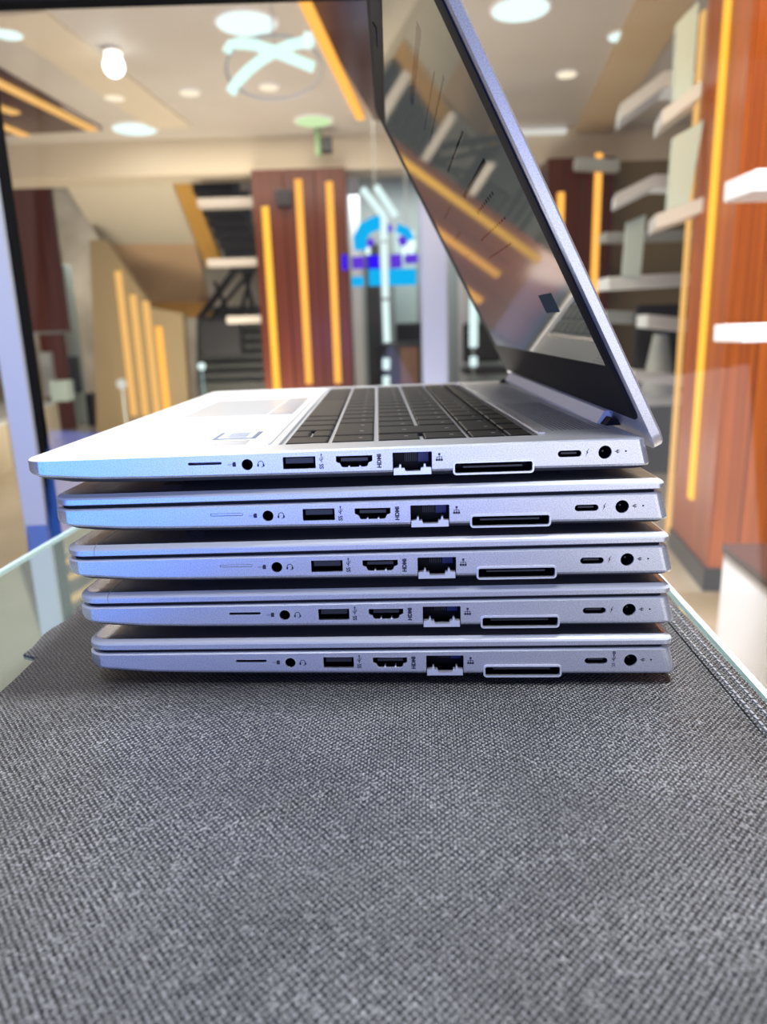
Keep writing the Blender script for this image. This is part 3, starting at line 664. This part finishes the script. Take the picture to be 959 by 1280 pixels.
CACHE = {}
def cached(key, fn, m, smooth=False):
    if key not in CACHE:
        bm = bmesh.new(); fn(bm); me = bpy.data.meshes.new(key); bmesh.ops.recalc_face_normals(bm, faces=bm.faces); bm.to_mesh(me); bm.free(); me.materials.append(m)
        if smooth:
            for p in me.polygons: p.use_smooth = True
            me.set_sharp_from_angle(angle=math.radians(38))
        CACHE[key] = me
    return CACHE[key]
def liner(k):
    def f(bm):
        p = PORT[k]; cx = sum(a for a, _ in p) / len(p); cz = sum(b for _, b in p) / len(p)
        dep = .0105 if k != 'sim_slot' else .0055
        q = [(cx + (a - cx) * .985, cz + (b - cz) * .985) for a, b in p]; n = len(q)
        A_ = [bm.verts.new((a, .0007, b)) for a, b in q]; B_ = [bm.verts.new((a, dep, b)) for a, b in q]
        for i in range(n): bm.faces.new((A_[i], A_[(i + 1) % n], B_[(i + 1) % n], B_[i]))
        bm.faces.new(B_)
    return f
def rim(k, wd, proud, y1=.0006, pts=None):
    def f(bm):
        p = pts or PORT[k]; n = len(p); off = []
        for i in range(n):
            a, b, c = Vector((*p[i - 1], 0)), Vector((*p[i], 0)), Vector((*p[(i + 1) % n], 0))
            d1, d2 = (b - a).normalized(), (c - b).normalized(); nn = Vector((d1.y + d2.y, -(d1.x + d2.x), 0))
            nn = nn.normalized() / max(.6, math.sqrt(max(.1, (1 + d1.dot(d2)) / 2))); off.append((b.x + nn.x * wd, b.y + nn.y * wd))
        R = [[bm.verts.new((x, yy, z)) for x, z in q] for q, yy in ((p, y1), (p, -proud), (off, -proud), (off, y1))]
        for s in range(4):
            a, b = R[s], R[(s + 1) % 4]
            for i in range(n): bm.faces.new((a[i], a[(i + 1) % n], b[(i + 1) % n], b[i]))
    return f
def jaw(bm):
    p = [(.1380, .0024), (.1520, .0024), (.1520, .0049), (.1500, .0051), (.1499, .0063), (.1493, .0063), (.1491, .0049), (.1482, .0049), (.1480, .0037), (.1423, .0037), (.1421, .0049), (.1409, .0049), (.1408, .0063), (.1402, .0063), (.1400, .0051), (.1380, .0049)]
    prism(bm, [(x, .0001, z) for x, z in p], (0, .0022, 0))
def D(bm, pts, d=.00012):   # printed mark on the side face
    prism(bm, [(x, -d, z) for x, z in pts], (0, d * .9, 0))
def arc(cx, cz, r0, r1, a0, a1, n=12):
    A_ = [a0 + (a1 - a0) * k / n for k in range(n + 1)]
    return [(cx + r1 * math.cos(a), cz + r1 * math.sin(a)) for a in A_] + [(cx + r0 * math.cos(a), cz + r0 * math.sin(a)) for a in A_[::-1]]
def text_mesh(s, size, cx, cz, bold=.0):
    """letters standing on the side face, reading upwards"""
    cu = bpy.data.curves.new('t', 'FONT'); cu.body = s; cu.size = size; cu.align_x = 'CENTER'; cu.align_y = 'CENTER'; cu.offset = bold
    o = bpy.data.objects.new('t', cu); COL.objects.link(o); dg = bpy.context.evaluated_depsgraph_get()
    me = bpy.data.meshes.new_from_object(o.evaluated_get(dg)); bpy.data.objects.remove(o)
    me.transform(Matrix(((0, -1, 0, cx), (0, 0, 1, -.00013), (1, 0, 0, cz), (0, 0, 0, 1)))); me.materials.clear(); me.materials.append(M['print']); return me
TXT_HDMI = text_mesh('HDMI', .0021, .1328, .0080, .00010)
TXT_SS = text_mesh('SS', .0021, .1114, .0066, .00006)
TXT_SS2 = text_mesh('SS', .0018, .2100, .0068)
def trident(cx, z0, L_=.0028, s=1.0):
    def f(bm):
        D(bm, [(cx - .00012, z0), (cx + .00012, z0), (cx + .00012, z0 + L_), (cx - .00012, z0 + L_)])
        D(bm, [(cx - .0004, z0 + L_), (cx + .0004, z0 + L_), (cx, z0 + L_ + .0006)])
        D(bm, [(cx, z0 + L_ * .25), (cx + .0007, z0 + L_ * .5), (cx + .0007, z0 + L_ * .8), (cx + .0005, z0 + L_ * .8), (cx + .0005, z0 + L_ * .55), (cx, z0 + L_ * .35)])
        D(bm, [(cx, z0 + L_ * .12), (cx - .0007, z0 + L_ * .35), (cx - .0007, z0 + L_ * .6), (cx - .0005, z0 + L_ * .6), (cx - .0005, z0 + L_ * .4), (cx, z0 + L_ * .22)])
    return f
def headset(bm):
    cx, cz = .0889, .0083
    D(bm, arc(cx, cz, .00085, .00110, -.3, PI + .3)); D(bm, rrect(cx - .00135, cx - .0007, cz - .0011, cz - .0001, .0002, 3)); D(bm, rrect(cx + .0007, cx + .00135, cz - .0011, cz - .0001, .0002, 3))
    D(bm, [(cx + .0001, cz - .0014), (cx + .0009, cz - .0012), (cx + .0009, cz - .0010), (cx + .0001, cz - .0012)])
def simcard(bm):
    D(bm, [(.0784, .0075), (.0797, .0075), (.0797, .0092), (.0789, .0092), (.0784, .0088)])
    for k in range(4): D(bm, arc(.0767 + .0004 * k, .0083, .00012, .00022, 0 if k % 2 else PI, PI if k % 2 else 2 * PI, 5))
def network(bm):
    cx, cz = .1550, .0086
    def sq(a, b, s=.0004): D(bm, [(a - s, b - s), (a + s, b - s), (a + s, b + s), (a - s, b + s)])
    sq(cx, cz + .0012)
    for k in (-1, 0, 1): sq(cx + .0009 * k, cz - .0009); D(bm, [(cx + .0009 * k - .0001, cz - .0006), (cx + .0009 * k + .0001, cz - .0006), (cx + .0009 * k + .0001, cz + .0002), (cx + .0009 * k - .0001, cz + .0002)])
    D(bm, [(cx - .0011, cz + .0001), (cx + .0011, cz + .0001), (cx + .0011, cz + .0003), (cx - .0011, cz + .0003)]); D(bm, [(cx - .0001, cz), (cx + .0001, cz), (cx + .0001, cz + .0009), (cx - .0001, cz + .0009)])
def bolt(bm):
    cx, cz = .2098, .0088
    D(bm, [(cx + .0006, cz + .0014), (cx - .0004, cz + .0001), (cx, cz + .0001)]); D(bm, [(cx - .0006, cz - .0014), (cx + .0004, cz + .0001), (cx, cz + .0001)])
    D(bm, [(cx - .0004, cz + .0001), (cx - .0001, cz - .0001), (cx + .0004, cz + .0001)])
def cobolt(bm): D(bm, arc(.2100, .0118, .00035, .00065, 0, 2 * PI, 14)); D(bm, [(.20985, .0116), (.21015, .0116), (.21015, .0120), (.20985, .0120)])
def plug(bm):
    cx, cz = .2211, .0088
    D(bm, arc(cx, cz, .00035, .00060, .5 * PI, 1.5 * PI)); D(bm, [(cx - .0001, cz - .0007), (cx + .0001, cz - .0007), (cx + .0001, cz + .0007), (cx - .0001, cz + .0007)])
    for s in (-.0004, .0003): D(bm, [(cx + .0001, cz + s), (cx + .0007, cz + s), (cx + .0007, cz + s + .0002), (cx + .0001, cz + s + .0002)])
    D(bm, [(cx - .0011, cz - .0001), (cx - .0006, cz - .0001), (cx - .0006, cz + .0001), (cx - .0011, cz + .0001)])
def dot(bm): D(bm, circ(.2241, .0088, .00035, 10))
def feet(bm, x0): prism(bm, [(x0, .02, -.0012), (x0 + .008, .02, -.0012), (x0 + .008, .30, -.0012), (x0, .30, -.0012)], (0, 0, .0026))
DOCK_RIM = rrect(.1607, .1895, .0025, .0062, .0007, 4)

def ports(root, tray, pd_icon):
    for k in PORT:
        if k == 'sim_slot' and tray:
            o = link('sim_tray', cached('sim_tray', lambda bm: prism(bm, [(x, .0001, z) for x, z in rrect(.0622, .0743, .0086, .0093, .0003, 4)], (0, .004, 0)), M['silver']), None, root); o['label'] = 'silver card tray filling the slot'
            link('rim', cached('rim_sim', rim('sim_slot', .00012, .00003), M['bright']), None, o); continue  # lighter ring painted as the slot's edge glint
        p = link(k, cached('liner_' + k, liner(k), M['black']), None, root)
        if k == 'docking_port': link('rim', cached('rim_dock', rim(k, .0007, .00055, .003), M['bright'], True), None, p); link('tongue', cached('t_dock', lambda bm: box(bm, .1640, .1862, .002, .009, .0040, .0047), M['tongue']), None, p)
        elif k == 'ethernet_port':
            j = link('jaw', cached('jaw', jaw, M['bright']), None, p); j['label'] = 'bright drop-down jaw of the network port'
            link('contact', cached('contact_b', lambda bm: box(bm, .1475, .1515, .0082, .0086, .0058, .0098), M['blueplug']), None, p)
            link('contact', cached('contact_c', lambda bm: [box(bm, .1425 + .0007 * i, .1428 + .0007 * i, .0085, .0090, .006, .010) for i in range(7)], M['tongue']), None, p)
        else:
            link('rim', cached('rim_' + k, rim(k, .00016, .00003), M['bright']), None, p)  # lighter ring stands for light caught by the port chamfer
            if k == 'usb_port': link('tongue', cached('t_usb', lambda bm: box(bm, .0980, .1083, .0015, .009, .0078, .0098), M['tongue']), None, p)
            if k == 'hdmi_port':
                link('tongue', cached('t_hdmi', lambda bm: box(bm, .1185, .1285, .0015, .009, .0080, .0092), M['tongue']), None, p)
                link('spring', cached('s_hdmi', lambda bm: [box(bm, a, a + .0006, .0006, .003, .0059, .0063) for a in (.1212, .1253)], M['bright']), None, p)
            if k == 'usb_c_port': link('tongue', cached('t_usbc', lambda bm: box(bm, .2004, .2062, .0015, .008, .0081, .0088), M['tongue']), None, p)
            if k == 'power_jack': link('pin', cached('pin', lambda bm: tube(bm, [(.2164, .003, .0086), (.2164, .009, .0086)], .0004, 8), M['tongue']), None, p)
    for nm, me in (('port_lettering', TXT_HDMI), ('port_lettering', TXT_SS)): link(nm, me, None, root)
    for key, fn in (('trident', trident(.1114, .0080)), ('headset', headset), ('simcard', simcard), ('network', network), ('plug', plug)) + ((('cobolt', cobolt), ('trident2', trident(.2100, .0082, .0024))) if pd_icon else (('bolt', bolt),)):
        link('port_symbol', cached('sym_' + key, fn, M['print']), None, root)
    if pd_icon: link('port_lettering', TXT_SS2, None, root)
    link('charging_light', cached('sym_dot', dot, M['black']), None, root)
    link('foot', cached('foot_a', lambda bm: feet(bm, .045), M['rubber']), None, root); link('foot', cached('foot_b', lambda bm: feet(bm, .205), M['rubber']), None, root)
# closed lid
def zlb(x): return .0136 + .0014 * x / LD
def zlt(x): return .0177 + .0011 * x / LD
def lid_closed(bm):
    loft(bm, [ring(zlt, .0032, .0005, .0020), ring(lambda x: zlt(x) - .0001, .0024, .0005, .0020), ring(lambda x: zlt(x) - .0012, .0004, .0005, .0020), ring(lambda x: zlt(x) - .0019, 0, .0005, .0018), ring(lambda x: zlb(x) + .0003, 0, .0005, .0018), ring(zlb, .0004, .0005, .0018)])
def gap_fill(bm): loft(bm, [ring(lambda x: zlb(x) + .0006, .0016, .001, .0035), ring(lambda x: ztop(x) - .0003, .0016, .001, .0035)])
def seam(bm): prism(bm, [(.0215, .0003, 0), (.0221, .0003, 0), (.0221, .323, 0), (.0215, .323, 0)], (0, 0, .00005))

POSE = [(-0.13375, 0.26253, 0.00199), (-0.12753, 0.26635, -0.03318), (-0.12528, 0.26552, -0.03929), (-0.12356, 0.26721, -0.04921), (-0.12251, 0.26757, -0.06001)]
TZ = 0.0200
LABELS = ['silver laptop lying open on top of the stack with screen and keyboard showing',
          'closed silver laptop directly under the open one, second from top',
          'closed silver laptop in the middle of the stack of five',
          'closed silver laptop second from the bottom of the stack',
          'closed silver laptop at the bottom of the stack, resting on the black cloth']
roots = []
mesh_lid = cached('lid', lid_closed, M['silver'], True); mesh_lid.set_sharp_from_angle(angle=math.radians(16)); mesh_lid.materials.append(M['deck']); mesh_lid.materials.append(M['lid_top'])
for p in mesh_lid.polygons:
    if p.normal.z > .25: p.material_index = 1 if p.normal.z < .985 else 2
for i, (x, y, a) in enumerate(POSE):
    r = thing('laptop', LABELS[i], 'laptop', (x, y, (4 - i) * TZ), 'silver laptops stacked on the counter', a); roots.append(r)
    link('base', mesh_open if i == 0 else mesh_closed, None, r)
    ports(r, i in (1, 2), i == 4)
    if i:
        link('lid', mesh_lid, None, r); link('gap_rubber', cached('gap', gap_fill, M['rubber']), None, r)
        if i in (2, 3):
            xs = (.0135, .0140)[i - 2]
            def seam_fn(bm, x=xs):
                e = .00005; z1, z0 = zlt(x), zlb(x)
                prof = [(-e, z0 + .0003), (-e, z1 - .0019), (.0004 - e, z1 - .0012 + e), (.0024 - e, z1 - .0001 + e), (.0032, z1 + e), (.10, z1 + e), (.10, z1 - .0005), (.003, z1 - .0006), (.001, z1 - .0020), (.001, z0 + .0003)]
                prism(bm, [(x, y_, z_) for y_, z_ in prof], (.0005, 0, 0))
            link('antenna_seam', cached('seam_%d' % i, seam_fn, M['touch']), None, r)
# --- the open laptop
R0 = roots[0]
keys_floor = .0113
def zt0(x): return ztop(x)
def key_mesh(dx, dy):
    key = 'key_%.4f_%.4f' % (dx, dy)
    def f(bm):
        h = .0016; g = .0006
        lo = [(-dx / 2, -dy / 2, 0), (dx / 2, -dy / 2, 0), (dx / 2, dy / 2, 0), (-dx / 2, dy / 2, 0)]
        mi = [(p[0], p[1], h - .0003) for p in lo]; hi = [(p[0] - math.copysign(g, p[0]), p[1] - math.copysign(g, p[1]), h) for p in lo]
        loft(bm, [lo, mi, hi])
    return cached(key, f, M['key'])
def put_key(xa, xb, ya, yb):
    o = link('key', key_mesh(round(xb - xa, 4), round(yb - ya, 4)), None, R0); xm = (xa + xb) / 2
    o.location = (xm, (ya + yb) / 2, ztop(xm) - .0015); return o
RX = [(.0960, .1122), (.1143, .1307), (.1327, .1491), (.1511, .1675), (.1697, .1826), (.1846, .1934)]
G = .0026; U = .01905; Y0 = .0187; YE = .3075
def row(ri, widths):
    y = Y0; out = []
    tot = sum(widths); sc = (YE + G - Y0) / (tot * U)
    for w_ in widths:
        d = w_ * U * sc; out.append((y, y + d - G)); y += d
    return out
for k, (a, b) in enumerate(row(0, [1, 1, 1, 1, 1, 5.2, 1, 1, 1, 2.1])):
    xa, xb = RX[0]
    if k == 1: m_ = (xa + xb) / 2; put_key(xa, m_ - .0008, a, b); put_key(m_ + .0008, xb, a, b)
    else: put_key(xa, xb, a, b)
for a, b in row(1, [1, 2.2] + [1] * 10 + [1.0, 1.1]): put_key(*RX[1], a, b)
r2 = row(2, [1, 1.3] + [1] * 11 + [2.0]); r3 = row(3, [1, 1.3] + [1] * 12 + [1.0])
for k, (a, b) in enumerate(r2):
    if k != 1: put_key(*RX[2], a, b)
for k, (a, b) in enumerate(r3):
    if k != 1: put_key(*RX[3], a, b)
put_key(RX[2][0], RX[3][1], *r2[1])
for a, b in row(4, [1, 1.9] + [1] * 12 + [.4 + .0]): put_key(*RX[4], a, b)
for a, b in row(5, [1] * 15 + [.3]): put_key(*RX[5], a, b)
bm = bmesh.new()
for ri, wds in ((1, 1), (2, 1), (3, 1), (4, 1)):
    xm = (RX[ri][0] + RX[ri][1]) / 2 + .003; 
    for k in range(14):
        yy = Y0 + .008 + k * .0203; z_ = ztop(xm) + .00012
        box(bm, xm - .0008, xm + .0008, yy, yy + .0010, z_, z_ + .00004)
o = obj('key_lettering', bm, M['legend'], R0); o['kind'] = 'stuff'
def deck_slab(name, m, x0, x1, y0, y1, h=.00025):
    bm = bmesh.new(); prism(bm, [(x0, y0, ztop(x0)), (x1, y0, ztop(x1)), (x1, y1, ztop(x1)), (x0, y1, ztop(x0))], (0, 0, h)); return obj(name, bm, m, R0)
deck_slab('touchpad', M['touch'], .0245, .0720, .130, .232, .00012)
deck_slab('touchpad_button', M['touch'], .0730, .0860, .130, .1805, .0003); deck_slab('touchpad_button', M['touch'], .0730, .0860, .1815, .232, .0003)
bd = deck_slab('badge', M['badge_b'], .0628, .0812, .0372, .0590, .00012); bd['label'] = 'dark blue bordered sticker on the palm rest'
bm = bmesh.new(); box(bm, .0648, .0792, .0390, .0572, ztop(.07) + .0001, ztop(.07) + .00020); bp_ = obj('badge_face', bm, M['badge_p'], bd)
bm = bmesh.new()
for k in range(4): box(bm, .0680, .0765, .0412 + .004 * k, .0432 + .004 * k, ztop(.07) + .0002, ztop(.07) + .00024)
obj('badge_print', bm, M['badge_b'], bd)
sk = deck_slab('sticker', M['touch'], .0670, .0800, .0205, .0330, .0001); sk['label'] = 'small grey sticker beside the blue badge'
deck_slab('ridge', M['bright'], .1962, .1985, .0200, .3060, .0006)
deck_slab('keyboard_border', M['deck'], .0893, .0902, .018, .308, .0004)
bm = bmesh.new()
for a in range(13):
    for b in range(62):
        xx, yy = .2035 + .00185 * a, .028 + .00185 * b + (.0009 if a % 2 else 0); z_ = ztop(xx) + .00002
        if xx > .2220 and yy > .048: continue
        prism(bm, [(xx + .00045 * math.cos(k * PI / 3), yy + .00045 * math.sin(k * PI / 3), z_) for k in range(6)], (0, 0, .00006))
o = obj('speaker_grille', bm, M['speaker'], R0); o['kind'] = 'stuff'
# lid
an, ee = math.radians(62.7), math.tan(math.radians(1.3))
dS = Vector((-math.cos(an), 0, math.sin(an))); mO = Vector((math.sin(an), 0, math.cos(an)))
dW = (Vector((0, 1, 0)) + mO * ee).normalized(); nF = dS.cross(dW).normalized()
if nF.x > 0: nF = -nF
O0 = Vector((.2357, 0, .0085))
def LP(s, w_, t=0.0): return O0 + dS * s + dW * w_ + nF * t      # t>0 = towards the keyboard
LL, LWd = .229, .3255
def lpoly(s0, s1, w0, w1, r, n=6):
    return [(a, b) for a, b in rrect(s0, s1, w0, w1, r, n)]
bm = bmesh.new(); rg = []
for ins, t in ((.0006, 0), (0, -.0003), (0, -.0034), (.0006, -.0041), (.0022, -.0046)):
    rg.append([LP(s, w_, t) for s, w_ in lpoly(ins, LL - ins, ins, LWd - ins, .006 - ins)])
loft(bm, rg); lid = obj('lid', bm, M['silver'], R0, True)
def lring(name, m, outer, inner, t0, t1, parent):
    bm = bmesh.new(); R = [[bm.verts.new(LP(s, w_, t)) for s, w_ in p] for p, t in ((outer, t0), (outer, t1), (inner, t1), (inner, t0))]; n = len(outer)
    for k in range(4):
        a, b = R[k], R[(k + 1) % 4]
        for i in range(n): bm.faces.new((a[i], a[(i + 1) % n], b[(i + 1) % n], b[i]))
    return obj(name, bm, m, parent)
lring('bezel_gasket', M['rubber'], lpoly(.0124, LL - .0012, .0040, LWd - .0012, .004), lpoly(.0126, LL - .004, .0085, LWd - .0045, .003), -.0004, .0007, lid)
bz_ = lring('bezel', M['bezel'], lpoly(.0126, LL - .004, .0085, LWd - .0045, .003), lpoly(.0345, .2125, .0140, .3125, .0006), -.0004, .0006, lid)
bm = bmesh.new(); prism(bm, [LP(s, w_, -.0004) for s, w_ in lpoly(.0344, .2126, .0139, .3126, .0006)], nF * .0007); scr = obj('screen', bm, M['screen'], lid)
def sbar(name, m, s, w0, w1, h, parent=scr):
    bm = bmesh.new(); prism(bm, [LP(s - h / 2, w0, .00031), LP(s + h / 2, w0, .00031), LP(s + h / 2, w1, .00031), LP(s - h / 2, w1, .00031)], nF * .00003); return obj(name, bm, M[m], parent)
bm = bmesh.new()
for s, w0, w1, h, nn in ((.1810, .0555, .159, .0052, 34), (.1667, .067, .158, .0016, 26), (.1604, .055, .166, .0016, 30), (.1413, .067, .151, .0013, 1), (.1252, .052, .140, .0022, 1), (.1139, .0655, .126, .0018, 9), (.1025, .065, .1526, .0014, 12), (.0922, .078, .156, .0012, 14), (.1300, .20, .255, .0014, 6), (.1150, .21, .26, .0016, 6), (.1010, .215, .25, .0016, 5)):
    st_ = (w1 - w0) / nn
    for k in range(nn):
        a, b = w0 + st_ * k, w0 + st_ * (k + (1 if nn == 1 else .62)); hh = h * (1 if nn == 1 else .6 + .4 * random.random())
        prism(bm, [LP(s - hh / 2, a, .00031), LP(s + hh / 2, a, .00031), LP(s + hh / 2, b, .00031), LP(s - hh / 2, b, .00031)], nF * .00003)
o = obj('screen_text', bm, M['inkdim'], scr); o['kind'] = 'stuff'
tl = sbar('screen_tile', 'tile', .0621, .0470, .0740, .0087); tl['label'] = 'dark square shown low on the screen'
bm = bmesh.new(); prism(bm, [LP(.2185, .150, .0006), LP(.2225, .152, .0006), LP(.2225, .176, .0006), LP(.2185, .176, .0006)], nF * .0004); obj('webcam_shutter', bm, M['rubber'], bz_)
# hinge cover and hinges
bm = bmesh.new()
sec = [(.2262, ztop(.2262) - .0010), (.2262, ztop(.2262) + .0002), (.2292, .0188), (.2312, .0190), (.2345, .0125)]
prism(bm, [Vector((a, .0440, b)) for a, b in sec], dW * .254); obj('hinge_cover', bm, M['hinge'], lid)
for ya in (.0365, .2985):
    bm = bmesh.new(); prism(bm, [(.2275, ya, ztop(.2275)), (.2300, ya, .0168), (.2330, ya, .0160), (.2345, ya, ztop(.2275))], (0, .007, 0)); obj('hinge', bm, M['rubber'], R0)
